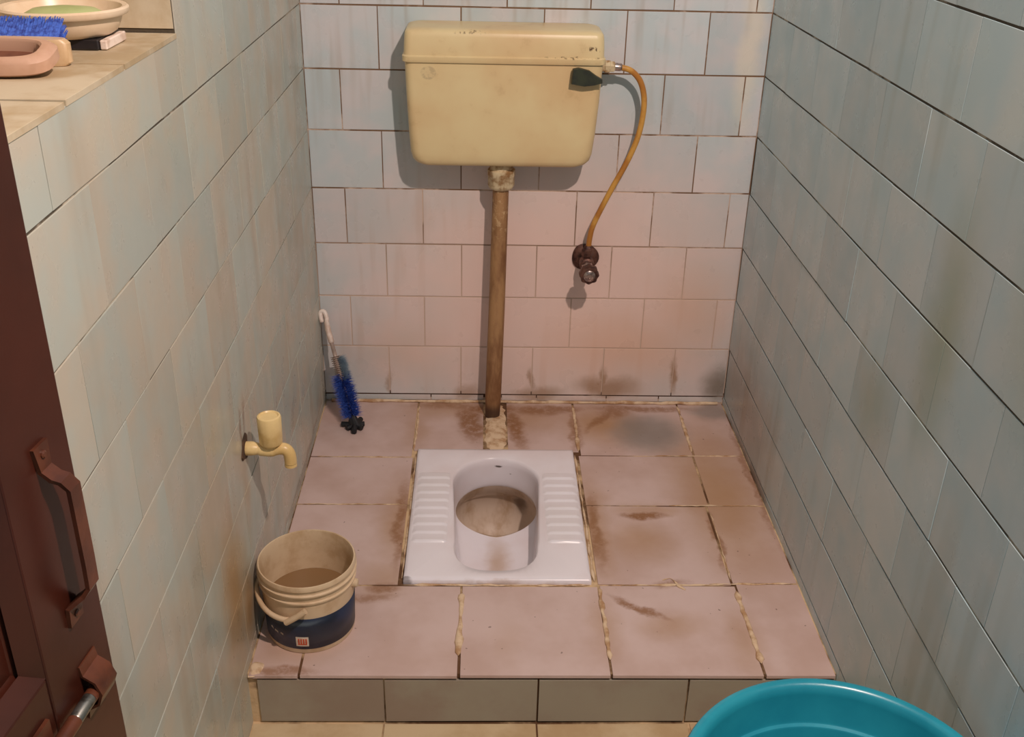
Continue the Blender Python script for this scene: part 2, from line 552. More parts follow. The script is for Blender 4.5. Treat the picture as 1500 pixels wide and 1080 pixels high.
def lump(name, x0, x1, y0, y1, zb, h, nx, ny, parent, mat, seed=0, keep=None):
    """low heap of mortar on a grid: thick in the middle, ragged towards its edge"""
    b = MB(); v = []
    for j in range(ny + 1):
        for i in range(nx + 1):
            s, t = i / nx, j / ny
            ed = min(1, 4 * min(s, 1 - s)) * min(1, 4 * min(t, 1 - t))
            q = Vector((x0 + (x1 - x0) * s, y0 + (y1 - y0) * t, 0))
            k = mnoise.noise(q * 45 + Vector((seed, 0, 0))) * 0.6 + mnoise.noise(q * 140) * 0.3
            q += Vector((mnoise.noise(q * 60 + Vector((3, seed, 0))), mnoise.noise(q * 60 + Vector((9, seed, 0))), 0)) * 0.006
            q.z = zb + h * (ed * (1 + k) - (1 - ed) * 0.8)
            v.append(q)
    f = [(j * (nx + 1) + i, j * (nx + 1) + i + 1, (j + 1) * (nx + 1) + i + 1, (j + 1) * (nx + 1) + i) for j in range(ny) for i in range(nx)]
    b.add(v, f)
    return b.build(name, mat, parent, smooth='all')


lump('cement_patch', 0.452, 0.514, -0.283, -0.006, 0.0, 0.004, 14, 40, platform, M['cement'], 2)
lump('cement_patch', 0.003, 0.028, -1.095, -1.055, 0.0, 0.003, 10, 14, platform, M['cement'], 5)


def bead(pts, r, seed):
    P = spline(pts, 10)
    P = [p + Vector((mnoise.noise(p * 60 + Vector((seed, 0, 0))) * 0.0025, mnoise.noise(p * 60 + Vector((0, seed, 0))) * 0.0025, 0)) for p in P]
    R = [max(0.0008, r * (0.75 + 0.9 * mnoise.noise(p * 38 + Vector((seed, seed, 1))))) for p in P]
    R[0] = R[-1] = 0.0006
    MB().tube(P, R, 7, flat=0.5, up=(0, 0, 1)).build('mortar_bead', M['cement'], platform, smooth='all')


for i, (a, b, r) in enumerate([((0.703, -0.02), (0.700, -0.27), 0.0055), ((1.002, -0.02), (1.0, -0.27), 0.0055), ((0.993, -0.84), (0.997, -1.06), 0.0072),
                               ((0.699, -0.83), (0.700, -1.05), 0.0062), ((0.405, -0.85), (0.402, -1.04), 0.0075), ((0.9, -0.5195), (1.12, -0.518), 0.003),
                               ((0.72, -0.822), (0.97, -0.82), 0.0035), ((0.94, -0.818), (1.12, -0.815), 0.003), ((0.28, -0.824), (0.68, -0.823), 0.0038),
                               ((0.02, -0.305), (0.25, -0.307), 0.0028), ((0.02, -0.521), (0.25, -0.521), 0.0028), ((0.275, -0.29), (0.275, -0.80), 0.0036), ((0.689, -0.29), (0.690, -0.81), 0.0036),
                               ((0.268, -0.03), (0.268, -0.27), 0.003), ((0.9, -0.291), (1.12, -0.290), 0.003), ((0.995, -0.55), (0.99, -0.80), 0.0022)]):
    bead([(a[0], a[1], 0.0005), ((a[0] + b[0]) / 2 + 0.001, (a[1] + b[1]) / 2, 0.0005), (b[0], b[1], 0.0005)], r, i * 3.1)
bead([(0.84, -0.806, 0.0006), (0.858, -0.800, 0.0015), (0.872, -0.822, 0.0015), (0.885, -0.838, 0.0006)], 0.004, 71)
# mortar squeezed out along the foot of the back wall
P = [(0.02 + 1.1 * i / 60, -0.009, 0.0035) for i in range(61)]
MB().tube([Vector(p) + wob(p, 30, 0.003) for p in P], [0.0045 + 0.0025 * mnoise.noise(Vector(p) * 25) for p in P], 8).build('mortar_bead', M['cement'], wall_back, smooth='all')

# ------------------------------------------------------------------ door
M['door'] = simple('door paint', lin(68, 30, 20), lin(56, 24, 15), 5, 0.32, bump=0.12, bscale=30)
M['door_metal'] = simple('painted door fitting', lin(96, 52, 34), lin(74, 40, 28), 20, 0.3, bump=0.2, bscale=80)
M['bare_metal'] = simple('bare steel', lin(150, 148, 142), lin(90, 84, 76), 60, 0.35, 0.9)
DA = math.radians(8)
DE = Vector((0.05, -1.737, 0))
dm = Matrix.Identity(4)
s_ax = Vector((-math.sin(DA), -math.cos(DA), 0))      # along the leaf from its free edge to its hinges
n_ax = Vector((math.cos(DA), -math.sin(DA), 0))       # out of the face that is seen
dm = Matrix((s_ax, n_ax, Vector((0, 0, 1)))).transposed().to_4x4()
dm.translation = DE
door = bpy.data.objects.new('door_1', None)
COL.objects.link(door)
door.matrix_basis = dm
door['kind'] = 'structure'; door['label'] = 'dark red-brown wooden panelled door opened against the left wall'; door['category'] = 'door'
DW, TH, Z0, Z1, ST = 0.70, 0.034, -H + 0.012, 1.90, 0.110


def dbox(name, s0, s1, z0, z1, n0, n1, mat='door', bev=0.0025, parent=None):
    b = MB().box(s0, s1, n0, n1, z0, z1)
    o = b.build(name, M[mat], parent or door)
    md = o.modifiers.new('bevel', 'BEVEL'); md.width = bev; md.segments = 2
    return o


dbox('stile', 0, ST, Z0, Z1, -TH, 0)
dbox('stile', DW - ST, DW, Z0, Z1, -TH, 0)
for z0, z1 in ((Z0, 0.06), (0.59, 0.708), (Z1 - 0.12, Z1)):
    dbox('rail', ST, DW - ST, z0, z1, -TH, -0.0005)
for z0, z1 in ((0.06, 0.59), (0.708, Z1 - 0.12)):
    a, b, c, d = ST, DW - ST, z0, z1
    i, e = 0.018, 0.09
    rg = [[(a, -0.014, c), (b, -0.014, c), (b, -0.014, d), (a, -0.014, d)], [(a + i, -0.022, c + i), (b - i, -0.022, c + i), (b - i, -0.022, d - i), (a + i, -0.022, d - i)],
          [(a + e, -0.008, c + e), (b - e, -0.008, c + e), (b - e, -0.008, d - e), (a + e, -0.008, d - e)]]
    MB().loft(rg, cap0=False).build('panel', M['door'], door)
    # chamfered moulding around the panel
    mo = MB()
    m1 = 0.016
    rg = [[(a, -0.001, c), (b, -0.001, c), (b, -0.001, d), (a, -0.001, d)], [(a + m1, -0.016, c + m1), (b - m1, -0.016, c + m1), (b - m1, -0.016, d - m1), (a + m1, -0.016, d - m1)]]
    mo.loft(rg, False, False).build('moulding', M['door'], door)
# pull handle: plates, posts and a flat grip bent out from the door
hp = 0.024
HP = [(0.050, 0.0015, 0.930), (0.050, 0.003, 0.905), (0.050, 0.012, 0.897), (0.047, hp - 0.006, 0.893), (0.045, hp, 0.884), (0.045, hp, 0.84), (0.045, hp, 0.80), (0.046, hp, 0.772), (0.048, hp - 0.006, 0.763), (0.050, 0.012, 0.758), (0.050, 0.003, 0.750), (0.050, 0.0015, 0.728)]
HH = [(p[0], p[1], p[2]) for p in HP]
rings = []
for i, p in enumerate(HH):
    p = Vector(p)
    t = (Vector(HH[min(i + 1, len(HH) - 1)]) - Vector(HH[max(i - 1, 0)])).normalized()
    u = Vector((1, 0, 0)); w = t.cross(u).normalized()
    hw = 0.009 if 0.75 < p.z < 0.905 else 0.012
    rings.append([p + u * hw + w * 0.0022, p - u * hw + w * 0.0022, p - u * hw - w * 0.0022, p + u * hw - w * 0.0022])
handle = MB().loft(rings).build('pull_handle', M['door_metal'], door)
for z in (0.920, 0.738):
    MB().lathe([(0.004, 0), (0.004, 0.0015), (0.0025, 0.0026)], (0.050, 0.004, z), 10, (0, 1, 0)).build('screw', M['door_metal'], handle)
# sliding bolt: staple on the stile, rod with a worn bare end
bolt = MB()
bz = 0.642
arch = [(0.045 + 0.0, 0.0, bz + 0.034), (0.045, 0.002, bz + 0.022), (0.045, 0.014, bz + 0.014), (0.045, 0.019, bz), (0.045, 0.014, bz - 0.014), (0.045, 0.002, bz - 0.022), (0.045, 0.0, bz - 0.034)]
rings = []
for i, p in enumerate(arch):
    p = Vector(p)
    t = (Vector(arch[min(i + 1, 6)]) - Vector(arch[max(i - 1, 0)])).normalized()
    u = Vector((1, 0, 0)); w = t.cross(u).normalized()
    rings.append([p + u * 0.016 + w * 0.0015, p - u * 0.016 + w * 0.0015, p - u * 0.016 - w * 0.0015, p + u * 0.016 - w * 0.0015])
latch = bolt.loft(rings).build('bolt_staple', M['door_metal'], door, smooth=True)
MB().lathe([(0.0075, -0.012), (0.0075, 0.022)], (0.045, 0.0095, bz), 16, (1, 0, 0)).build('bolt_rod', M['door_metal'], door, smooth=True)
MB().lathe([(0.0072, 0.022), (0.0072, 0.05), (0.0062, 0.052)], (0.045, 0.0095, bz), 16, (1, 0, 0)).build('bolt_rod', M['bare_metal'], door, smooth=True)
MB().lathe([(0.0078, 0.052), (0.0078, 0.20), (0.006, 0.205)], (0.045, 0.0095, bz), 16, (1, 0, 0)).build('bolt_rod', M['door_metal'], door, smooth=True)
MB().box(0.125, 0.15, 0, 0.004, bz - 0.03, bz + 0.03).build('bolt_plate', M['door_metal'], door)

# ------------------------------------------------------------------ squat pan
def pan_mat():
    n = N('stained porcelain')
    p = n.pos()
    col = n.mix(n.ramp(n.noise(p, 6, 3), 0.4, 0.65), lin(238, 232, 238), lin(232, 222, 226))
    dp = n.distort(p, 16, 0.02)
    col = n.mix(n.blobs(dp, [((0.485, -0.62, -0.09), (0.045, 0.15, 0.08), 0, 0.7), ((0.40, -0.72, -0.06), (0.04, 0.06, 0.1), 0, 0.25)], 1.0), col, lin(186, 150, 116))
    col = n.mix(n.blobs(dp, [((0.484, -0.322, -0.012), (0.014, 0.02, 0.005), 0, 0.9), ((0.52, -0.33, -0.03), (0.005, 0.01, 0.005), 0, 0.8), ((0.668, -0.665, 0.01), (0.010, 0.006, 0.02), 0, 0.8), ((0.285, -0.815, 0), (0.02, 0.01, 0.02), 0, 0.6)], 0.6), col, lin(70, 52, 44))
    edge = n.blobs(dp, [((0.481, -0.279, 0), (0.22, 0.008, 0.02), 0, 0.5), ((0.481, -0.822, 0), (0.22, 0.010, 0.02), 0, 0.5), ((0.277, -0.55, 0), (0.008, 0.3, 0.02), 0, 0.5), ((0.686, -0.55, 0), (0.008, 0.3, 0.02), 0, 0.5)], 1.0)
    col = n.mix(edge, col, lin(170, 130, 90))
    return n.base(col, 0.22)


def sump_mat():
    n = N('fouled porcelain')
    p = n.pos()
    f = n.ramp(n.noise(n.stretch(p, (14, 14, 7)), 1.0, 4, 0.6), 0.40, 0.62)
    col = n.mix(f, lin(220, 200, 182), lin(190, 160, 130))
    dp = n.distort(p, 18, 0.02)
    col = n.mix(n.blobs(dp, [((0.55, -0.31, -0.14), (0.03, 0.09, 0.05), 0, 0.75), ((0.5, -0.36, -0.255), (0.09, 0.08, 0.018), 0, 0.8)], 0.8), col, lin(84, 56, 34))
    return n.base(col, 0.5)


M['pan'] = pan_mat()
M['sump'] = sump_mat()
M['footrest'] = simple('footrest porcelain', lin(238, 232, 238), lin(234, 228, 232), 6, 0.25)
wn = N('murky water')
wn.base(lin(70, 46, 26), 0.04)
M['water'] = wn.m
PC = Vector((0.481, -0.56, 0))
poly = []
for i in range(41):
    a = PI * i / 40
    poly.append((0.481 + 0.107 * math.cos(a), -0.433 + 0.107 * math.sin(a)))
for i in range(1, 12):
    t = i / 12
    poly.append((0.481 - 0.107 + 0.013 * t, -0.433 - 0.262 * t))
for i in range(41):
    a = PI + PI * i / 40
    ca, sa = math.cos(a), math.sin(a)
    poly.append((0.479 + 0.094 * math.copysign(abs(ca) ** (2 / 2.5), ca), -0.695 + 0.094 * math.copysign(abs(sa) ** (2 / 2.5), sa)))
for i in range(1, 12):
    t = 1 - i / 12
    poly.append((0.481 + 0.107 - 0.013 * t, -0.433 - 0.262 * t))


def cast(poly, c, th):
    d = Vector((math.cos(th), math.sin(th)))
    best = 1e9
    for i in range(len(poly)):
        a = Vector(poly[i]) - c; b = Vector(poly[(i + 1) % len(poly)]) - c
        e = b - a
        den = d.x * e.y - d.y * e.x
        if abs(den) < 1e-12:
            continue
        t = (a.x * e.y - a.y * e.x) / den
        s = (a.x * d.y - a.y * d.x) / den
        if t > 0 and -1e-6 <= s <= 1 + 1e-6:
            best = min(best, t)
    return c + d * best


C2 = Vector((PC.x, PC.y))
rect = [(PX0, PY0), (PX1, PY0), (PX1, PY1), (PX0, PY1)]
ths = sorted([2 * PI * i / 96 for i in range(96)] + [math.atan2(y - C2.y, x - C2.x) % (2 * PI) for x, y in rect])
OUT = [cast(rect, C2, t) for t in ths]
OPN = [cast(poly, C2, t) for t in ths]


def sump_edge(t, o):
    """edge of the drop, seen from the pan's centre: an ellipse, kept inside the opening"""
    ell = [(0.483 + 0.101 * math.cos(a), -0.420 + 0.094 * math.sin(a)) for a in [2 * PI * i / 60 for i in range(60)]]
    return ell


pan = empty('squat_toilet', (0.481, -0.55, 0.0), 'white porcelain squat toilet pan with ribbed footrests set into the platform', 'squat toilet')
pb = MB()
ins = lambda P, k, z: [Vector((C2.x + (p.x - C2.x) * k, C2.y + (p.y - C2.y) * k, z)) for p in P]
# match every opening sample to a point of the drop's edge by angle about the drop's own centre
SC2 = Vector((0.483, -0.420))
# order the edge points by arc-length fraction starting from the sample nearest the back
lens = [0]
for i in range(len(OPN)):
    lens.append(lens[-1] + (OPN[(i + 1) % len(OPN)] - OPN[i]).length)
SE = []
for i, p in enumerate(OPN):
    a_open = math.atan2(p.y - C2.y, p.x - C2.x)
    d = p - SC2
    # blend of plain angle about the drop centre, so that front samples spread over the front arc
    if p.y > -0.42:
        a = math.atan2(d.y / 0.094, d.x / 0.101)
    else:
        f = (-0.42 - p.y) / (-0.42 + 0.789)
        s = 1 if d.x >= 0 else -1
        a = -PI / 2 + s * (PI / 2) * max(0.0, (1 - f)) ** 0.55 if abs(d.x) > 0.075 else -PI / 2 + math.asin(max(-1, min(1, d.x / 0.094))) * 0.40
    ca, sa = math.cos(a), math.sin(a)
    SE.append((SC2.x + 0.102 * (math.copysign(abs(ca) ** 1.35, ca) if sa < 0 else ca), SC2.y + 0.094 * sa, 0))
SEv = [Vector((x, y, -0.087 + (0.014 if y > -0.42 else 0.013) * (y + 0.42) / 0.094)) for x, y, _ in SE]
rings = [[Vector((p.x, p.y, -0.004)) for p in OUT], [Vector((p.x, p.y, 0.008)) for p in OUT], ins(OUT, 0.99, 0.011), ins(OUT, 0.955, 0.0125)]
rings.append([Vector((p.x, p.y, 0.0125)).lerp(Vector((C2.x + (q.x - C2.x) * 0.955, C2.y + (q.y - C2.y) * 0.955, 0.0125)), 0.05) for p, q in zip(OPN, OUT)])
rings.append([Vector((p.x, p.y, 0.0105)) for p in OPN])
rings.append(ins(OPN, 0.985, 0.004))
for a, f in ((0.03, 0.12), (0.05, 0.35), (0.08, 0.60), (0.14, 0.76), (0.28, 0.87), (0.5, 0.94), (0.75, 0.975), (1.0, 1.0)):
    ring = []
    for p, s in zip(OPN, SEv):
        q = Vector((C2.x + (p.x - C2.x) * 0.983, C2.y + (p.y - C2.y) * 0.983))
        ring.append(Vector((q.x + (s.x - q.x) * a, q.y + (s.y - q.y) * a, s.z * f)))
    rings.append(ring)
body = pb.loft(rings, False, False).build('pan_body', M['pan'], smooth='all')
child(pan, body)
sb = MB()
srings = [SEv]
for k, dy, z in ((1.03, 0.008, -0.10), (1.14, 0.022, -0.125), (1.16, 0.03, -0.17), (1.0, 0.035, -0.21), (0.7, 0.03, -0.245), (0.3, 0.02, -0.262)):
    srings.append([Vector((SC2.x + (s.x - SC2.x) * min(k, 1.1), SC2.y + dy + (s.y - SC2.y) * k, z)) for s in SEv])
child(pan, sb.loft(srings, False, True).build('drain_bowl', M['sump'], smooth='all'))
child(pan, MB().lathe([(0.06, -0.2445), (0.06, -0.244)], (0.483, -0.39, 0), 32).build('water', M['water']))
# footrests: a plate with nine ribs on either side of the opening
for sx in (-1, 1):
    xa, xb = (0.284, 0.370) if sx < 0 else (0.592, 0.679)
    n, y0, y1 = 108, -0.690, -0.396
    v, f = [], []
    for j in range(n + 1):
        t = j / n
        y = y0 + (y1 - y0) * t
        ph = (t * 9) % 1.0
        rib = 0.0036 * (ph / 0.16 if ph < 0.16 else 1 - (ph - 0.16) / 0.84)
        ed = min(1.0, j / 2, (n - j) / 2)
        for x, e in ((xa, 0), (xa + 0.006, 0.35), (xa + 0.014, 1), ((xa + xb) / 2, 1), (xb - 0.012, 1), (xb - 0.005, 0.6), (xb, 0)):
            v.append((x, y, 0.0112 + (0.003 + rib) * e * ed))
    for j in range(n):
        for i in range(6):
            f.append((j * 7 + i, j * 7 + i + 1, (j + 1) * 7 + i + 1, (j + 1) * 7 + i))
    child(pan, obj('footrest', v, f, M['footrest'], smooth='all'))

# ------------------------------------------------------------------ cistern
def cistern_mat():
    n = N('yellowed cistern plastic')
    p = n.pos()
    col = n.mix(n.ramp(n.noise(p, 4, 4, 0.55), 0.35, 0.68), lin(226, 206, 158), lin(216, 184, 136))
    dp = n.distort(p, 40, 0.006)
    chip = n.math('MULTIPLY', n.blobs(dp, [((0.690, -0.135, 1.0), (0.024, 0.05, 0.010), 0, 1.0), ((0.65, -0.13, 0.982), (0.09, 0.05, 0.004), 0, 0.8), ((0.41, -0.11, 1.034), (0.05, 0.05, 0.005), 0, 0.8)], 0.5), n.ramp(n.noise(p, 130, 3), 0.50, 0.62))
    col = n.mix(chip, col, lin(104, 80, 54))
    ring = n.node('Mapping', vector_type='TEXTURE')
    n.put(ring.inputs[0], p)
    ring.inputs['Location'].default_value = (0.312, -0.14, 0.942); ring.inputs['Scale'].default_value = (0.020, 0.06, 0.017)
    ln = n.node('VectorMath', operation='LENGTH'); n.put(ln.inputs[0], ring.outputs[0])
    r = n.math('MULTIPLY', n.ramp(ln.outputs['Value'], 1.0, 0.8, 0, 1), n.ramp(n.noise(p, 110, 3), 0.4, 0.55, 0.1, 0.45))
    col = n.mix(r, col, lin(160, 140, 112))
    grime = n.ramp(n.noise(p, 16, 5, 0.65), 0.56, 0.75, 0, 0.3)
    col = n.mix(grime, col, lin(170, 138, 92))
    return n.base(col, 0.38)


M['cistern'] = cistern_mat()
M['lever'] = simple('dark green lever', lin(52, 56, 40), lin(40, 42, 34), 40, 0.4)
cis = empty('flush_cistern', (0.487, 0.0, 0.72), 'yellowed cream plastic flush cistern mounted on the tiled back wall', 'cistern')
yb = -0.0025
cb = MB()
secs = [(0.7165, 0.300, 0.668, 0.105, 0.03), (0.7185, 0.287, 0.682, 0.116, 0.03), (0.724, 0.277, 0.694, 0.122, 0.03), (0.733, 0.270, 0.702, 0.125, 0.028), (0.750, 0.2655, 0.707, 0.127, 0.025),
        (0.80, 0.2625, 0.712, 0.129, 0.022), (0.88, 0.259, 0.717, 0.131, 0.020), (0.972, 0.2565, 0.7205, 0.132, 0.018)]
ring = lambda z, x0, x1, d, r: rrect(x0, x1, -d, yb, r, z)
child(cis, cb.loft([ring(*s) for s in secs]).build('tank', M['cistern'], smooth=True))
ls = [(0.966, 0.2555, 0.7215, 0.1335, 0.018), (0.966, 0.252, 0.7245, 0.1365, 0.020), (0.9675, 0.251, 0.7255, 0.1375, 0.020), (0.979, 0.251, 0.7255, 0.1375, 0.020), (0.9805, 0.2525, 0.724, 0.136, 0.020),
      (0.982, 0.2545, 0.722, 0.134, 0.018), (1.000, 0.2555, 0.7215, 0.1335, 0.018), (1.022, 0.257, 0.720, 0.132, 0.018), (1.031, 0.258, 0.7185, 0.130, 0.018), (1.0355, 0.260, 0.716, 0.1275, 0.018), (1.0385, 0.265, 0.710, 0.122, 0.02), (1.0405, 0.275, 0.70, 0.110, 0.02)]
child(cis, MB().loft([ring(*s) for s in ls]).build('lid', M['cistern'], smooth=True))
# flush lever: a flat paddle in front of the right side, turned on a short shaft
lp = [(0.647, 0.960), (0.661, 0.963), (0.686, 0.957), (0.702, 0.946), (0.717, 0.938), (0.718, 0.929), (0.700, 0.924), (0.676, 0.921), (0.644, 0.926)]
lv = MB()
lv.loft([[Vector((0.68 + (x - 0.68) * k, y, 0.94 + (z - 0.94) * k)) for x, z in lp] for y, k in ((-0.139, 0.96), (-0.142, 1.0), (-0.152, 1.0), (-0.155, 0.95))])
lv.lathe([(0.0075, 0), (0.0075, 0.022)], (0.705, -0.150, 0.934), 14, (0, 1, 0))
child(cis, lv.build('flush_lever', M['lever'], smooth=True))
# outlet coupling under the tank
M['coupling'] = simple('cracked white coupling', lin(214, 196, 160), lin(150, 112, 70), 45, 0.6, bump=0.6, bscale=120)
child(cis, MB().lathe([(0.027, 0.723), (0.029, 0.716), (0.029, 0.700), (0.034, 0.698), (0.0345, 0.684), (0.033, 0.682), (0.0335, 0.660), (0.030, 0.652), (0.024, 0.648)], (0.4875, -0.070, 0), 40,
                       fn=lambda r, h, t: r * (1 + 0.02 * math.sin(t * 8)) if h < 0.699 else r).build('coupling_nut', M['coupling'], smooth=True))

# flush pipe
def pipe_mat():
    n = N('grimy flush pipe')
    p = n.pos()
    f = n.ramp(n.noise(n.stretch(p, (18, 18, 5)), 1.0, 5, 0.65), 0.36, 0.62)
    col = n.mix(f, lin(170, 130, 88), lin(124, 84, 52))
    cr = n.ramp(n.noise(p, 55, 4, 0.7), 0.52, 0.62, 0, 0.7)
    col = n.mix(n.math('MULTIPLY', cr, n.blobs(p, [((0.486, -0.07, 0.60), (0.06, 0.1, 0.11), 0, 1.0)], 0.8)), col, lin(206, 176, 134))
    col = n.mix(n.blobs(p, [((0.473, -0.085, 0.0), (0.06, 0.1, 0.055), 0, 0.9)], 0.6), col, lin(64, 42, 30))
    n.bump(n.noise(p, 120, 3), 0.3, 0.002)
    return n.base(col, 0.6)


M['pipe'] = pipe_mat()
fpipe = tag(MB().tube([(0.4870, -0.070, 0.668), (0.4860, -0.071, 0.60), (0.4815, -0.076, 0.32), (0.4755, -0.083, 0.06), (0.4745, -0.084, 0.0005)], [0.0205, 0.0205, 0.0215, 0.022, 0.020], 28).build('flush_pipe', M['pipe'], smooth=True),
            'brown grimy vertical flush pipe running from the cistern down to the platform', 'pipe')

# ------------------------------------------------------------------ angle valve and hose
M['rust'] = simple('corroded brass', lin(112, 78, 66), lin(64, 40, 36), 50, 0.5, 0.55, bump=0.5, bscale=110)
M['chrome'] = simple('worn chrome', lin(200, 180, 172), lin(120, 98, 92), 60, 0.28, 0.85)
valve = empty('angle_valve', (0.716, 0, 0.445), 'corroded metal angle valve with round knob sticking out of the back wall', 'valve')
va = Vector((0.0, -1.0, -0.02)).normalized()
child(valve, MB().lathe([(0.036, 0.0005), (0.036, 0.006), (0.030, 0.012), (0.018, 0.018)], (0.716, -0.001, 0.444), 28, va, fn=lambda r, h, t: r * (1 + 0.04 * math.sin(3 * t + 1))).build('wall_flange', M['rust'], smooth=True))
child(valve, MB().lathe([(0.015, 0.008), (0.015, 0.03), (0.019, 0.034), (0.019, 0.066), (0.014, 0.070)], (0.716, -0.001, 0.444), 24, va).build('valve_body', M['rust'], smooth=True))
child(valve, MB().lathe([(0.0145, 0.066), (0.0155, 0.07), (0.0155, 0.086), (0.012, 0.09), (0.009, 0.112)], (0.716, -0.001, 0.444), 6, va).build('gland_nut', M['chrome']))
knob = child(valve, MB().lathe([(0.012, 0.108), (0.022, 0.110), (0.0245, 0.114), (0.0245, 0.130), (0.022, 0.134), (0.016, 0.135)], (0.716, -0.001, 0.444), 48, va, fn=lambda r, h, t: r * (1 + 0.055 * math.cos(8 * t)) if r > 0.02 else r).build('knob', M['rust'], smooth=True))
kc = MB().lathe([(0.0155, 0.1345), (0.015, 0.138), (0.011, 0.1405), (0.0055, 0.1405), (0.005, 0.1385)], (0.716, -0.001, 0.444), 28, va).build('knob_cap', M['chrome'], smooth=True)
kc.parent = knob
child(valve, MB().lathe([(0.012, 0.0), (0.012, 0.022), (0.0165, 0.023), (0.0165, 0.040), (0.012, 0.043), (0.009, 0.05)], (0.7165, -0.050, 0.443), 6, (0.03, 0, 1)).build('outlet_nut', M['rust']))

hose = empty('supply_hose', (0.7165, -0.05, 0.493), 'yellowed flexible hose curving from the valve up to the cistern inlet', 'hose')


def hose_mat():
    n = N('yellowed hose')
    p = n.pos()
    col = n.mix(n.ramp(n.noise(p, 22, 4), 0.4, 0.62), lin(206, 154, 74), lin(178, 118, 52))
    return n.base(col, 0.35)


M['hose'] = hose_mat()
HPT = [(0.7185, -0.050, 0.482), (0.7205, -0.051, 0.515), (0.7295, -0.053, 0.556), (0.767, -0.056, 0.645), (0.803, -0.056, 0.72), (0.8265, -0.056, 0.79), (0.8335, -0.056, 0.862), (0.822, -0.058, 0.912), (0.798, -0.060, 0.940), (0.772, -0.061, 0.949), (0.752, -0.062, 0.951)]
child(hose, MB().tube(spline(HPT, 8), 0.0072, 14).build('tube', M['hose'], smooth='all'))
child(hose, MB().lathe([(0.009, 0), (0.0095, 0.004), (0.0095, 0.016), (0.008, 0.02)], (0.752, -0.062, 0.951), 16, (1, 0, -0.05)).build('crimp_sleeve', M['chrome'], smooth=True))
child(hose, MB().lathe([(0.013, 0.0), (0.013, 0.008), (0.016, 0.009), (0.016, 0.020), (0.0135, 0.022), (0.0135, 0.030), (0.010, 0.033)], (0.7225, -0.062, 0.951), 6, (1, 0, 0)).build('inlet_nut', M['coupling']))

# ------------------------------------------------------------------ tap on the left wall
M['tap'] = simple('cream tap plastic', lin(232, 204, 146), lin(214, 180, 118), 22, 0.35)
M['dark_hole'] = simple('broken plaster', lin(86, 62, 44), lin(52, 38, 28), 60, 0.95, bump=0.8)
tap = empty('water_tap', (0.0, -0.928, 0.403), 'cream plastic bib tap with a tall round knob on the left wall', 'tap')
T0 = Vector((0, -0.928, 0.403))
P = spline([T0 + Vector(q) for q in ((0.003, 0, 0), (0.02, 0, 0.0), (0.036, 0, -0.002), (0.052, 0, -0.003), (0.066, 0, 0.0), (0.077, 0, -0.001), (0.0835, 0, -0.010), (0.085, 0, -0.022), (0.085, 0, -0.031))], 6)
Rr = []
for p in P:
    x = p.x
    Rr.append(0.0135 if x < 0.016 else 0.0135 - 0.0025 * min(1, (x - 0.016) / 0.012) if x < 0.03 else 0.0125 if x < 0.055 else 0.0115)
child(tap, MB().tube(P, Rr, 20).build('tap_body', M['tap'], smooth='all'))
child(tap, MB().lathe([(0.0105, -0.028), (0.0115, -0.032), (0.0115, -0.037), (0.0095, -0.038), (0.007, -0.034)], T0 + Vector((0.085, 0, 0)), 24).build('nozzle', M['tap'], smooth=True))
child(tap, MB().lathe([(0.012, 0.004), (0.013, 0.012), (0.0195, 0.0125), (0.0215, 0.016), (0.0225, 0.066), (0.021, 0.0705), (0.018, 0.0715), (0.016, 0.069), (0.004, 0.0685)], T0 + Vector((0.052, 0, 0)), 36,
                      fn=lambda r, h, t: r * (1 + 0.012 * math.cos(12 * t)) if 0.013 < h < 0.07 else r).build('knob', M['tap'], smooth=True))
hb = MB().lathe([(0.024, 0.0), (0.023, 0.003), (0.0155, 0.0035)], T0 + Vector((0.0012, 0, 0.001)), 20, (1, 0, 0), fn=lambda r, h, t: r * (1 + 0.18 * math.sin(3 * t) + 0.12 * math.sin(5 * t + 1)) if r > 0.02 else r)
child(tap, hb.build('wall_hole', M['dark_hole'], smooth=True))

# ------------------------------------------------------------------ paint bucket
M['bucket'] = simple('aged white bucket plastic', lin(214, 190, 158), lin(192, 162, 126), 14, 0.45)


def label_mat():
    n = N('bucket label print')
    p = n.pos()
    col = n.mix(n.ramp(n.noise(p, 9, 3), 0.42, 0.6), lin(40, 50, 76), lin(32, 38, 54))
    sw = n.blobs(n.distort(p, 9, 0.012), [((0.10, -1.04, 0.078), (0.06, 0.1, 0.008), 0, 0.7), ((0.06, -1.0, 0.075), (0.05, 0.1, 0.012), 0, 0.5)], 0.9)
    col = n.mix(sw, col, lin(92, 104, 114))
    return n.base(col, 0.4)


M['label'] = label_mat()
bw = N('dirty bucket water')
bw.base(lin(132, 102, 70), 0.06)
M['bucket_water'] = bw.m
M['print_white'] = simple('white print', lin(220, 206, 190), lin(200, 180, 160), 60, 0.5)
M['print_red'] = simple('red orange print', lin(206, 92, 52), lin(186, 74, 44), 60, 0.5)
BC = Vector((0.1035, -0.9485, 0.0005))
bucket = empty('paint_bucket', BC, 'small cream paint bucket with a dark blue label standing on the platform', 'bucket')
br = lambda z: 0.0865 + (0.0925 - 0.0865) * z / 0.16
prof = [(0.02, 0.003), (0.078, 0.003), (0.080, 0.0), (0.085, 0.0), (0.0865, 0.004), (br(0.10), 0.10), (br(0.120), 0.120), (0.0945, 0.1205), (0.0950, 0.124), (0.0915, 0.1255), (0.0915, 0.137), (0.0965, 0.138), (0.0968, 0.141), (0.0930, 0.143), (0.0930, 0.150), (0.0958, 0.151), (0.0962, 0.1545), (0.0940, 0.1605), (0.0915, 0.1605), (0.0900, 0.156), (0.0885, 0.13), (0.0835, 0.006), (0.02, 0.0055)]
prof = [(r, h if h < 0.01 else h * 1.035) for r, h in prof]
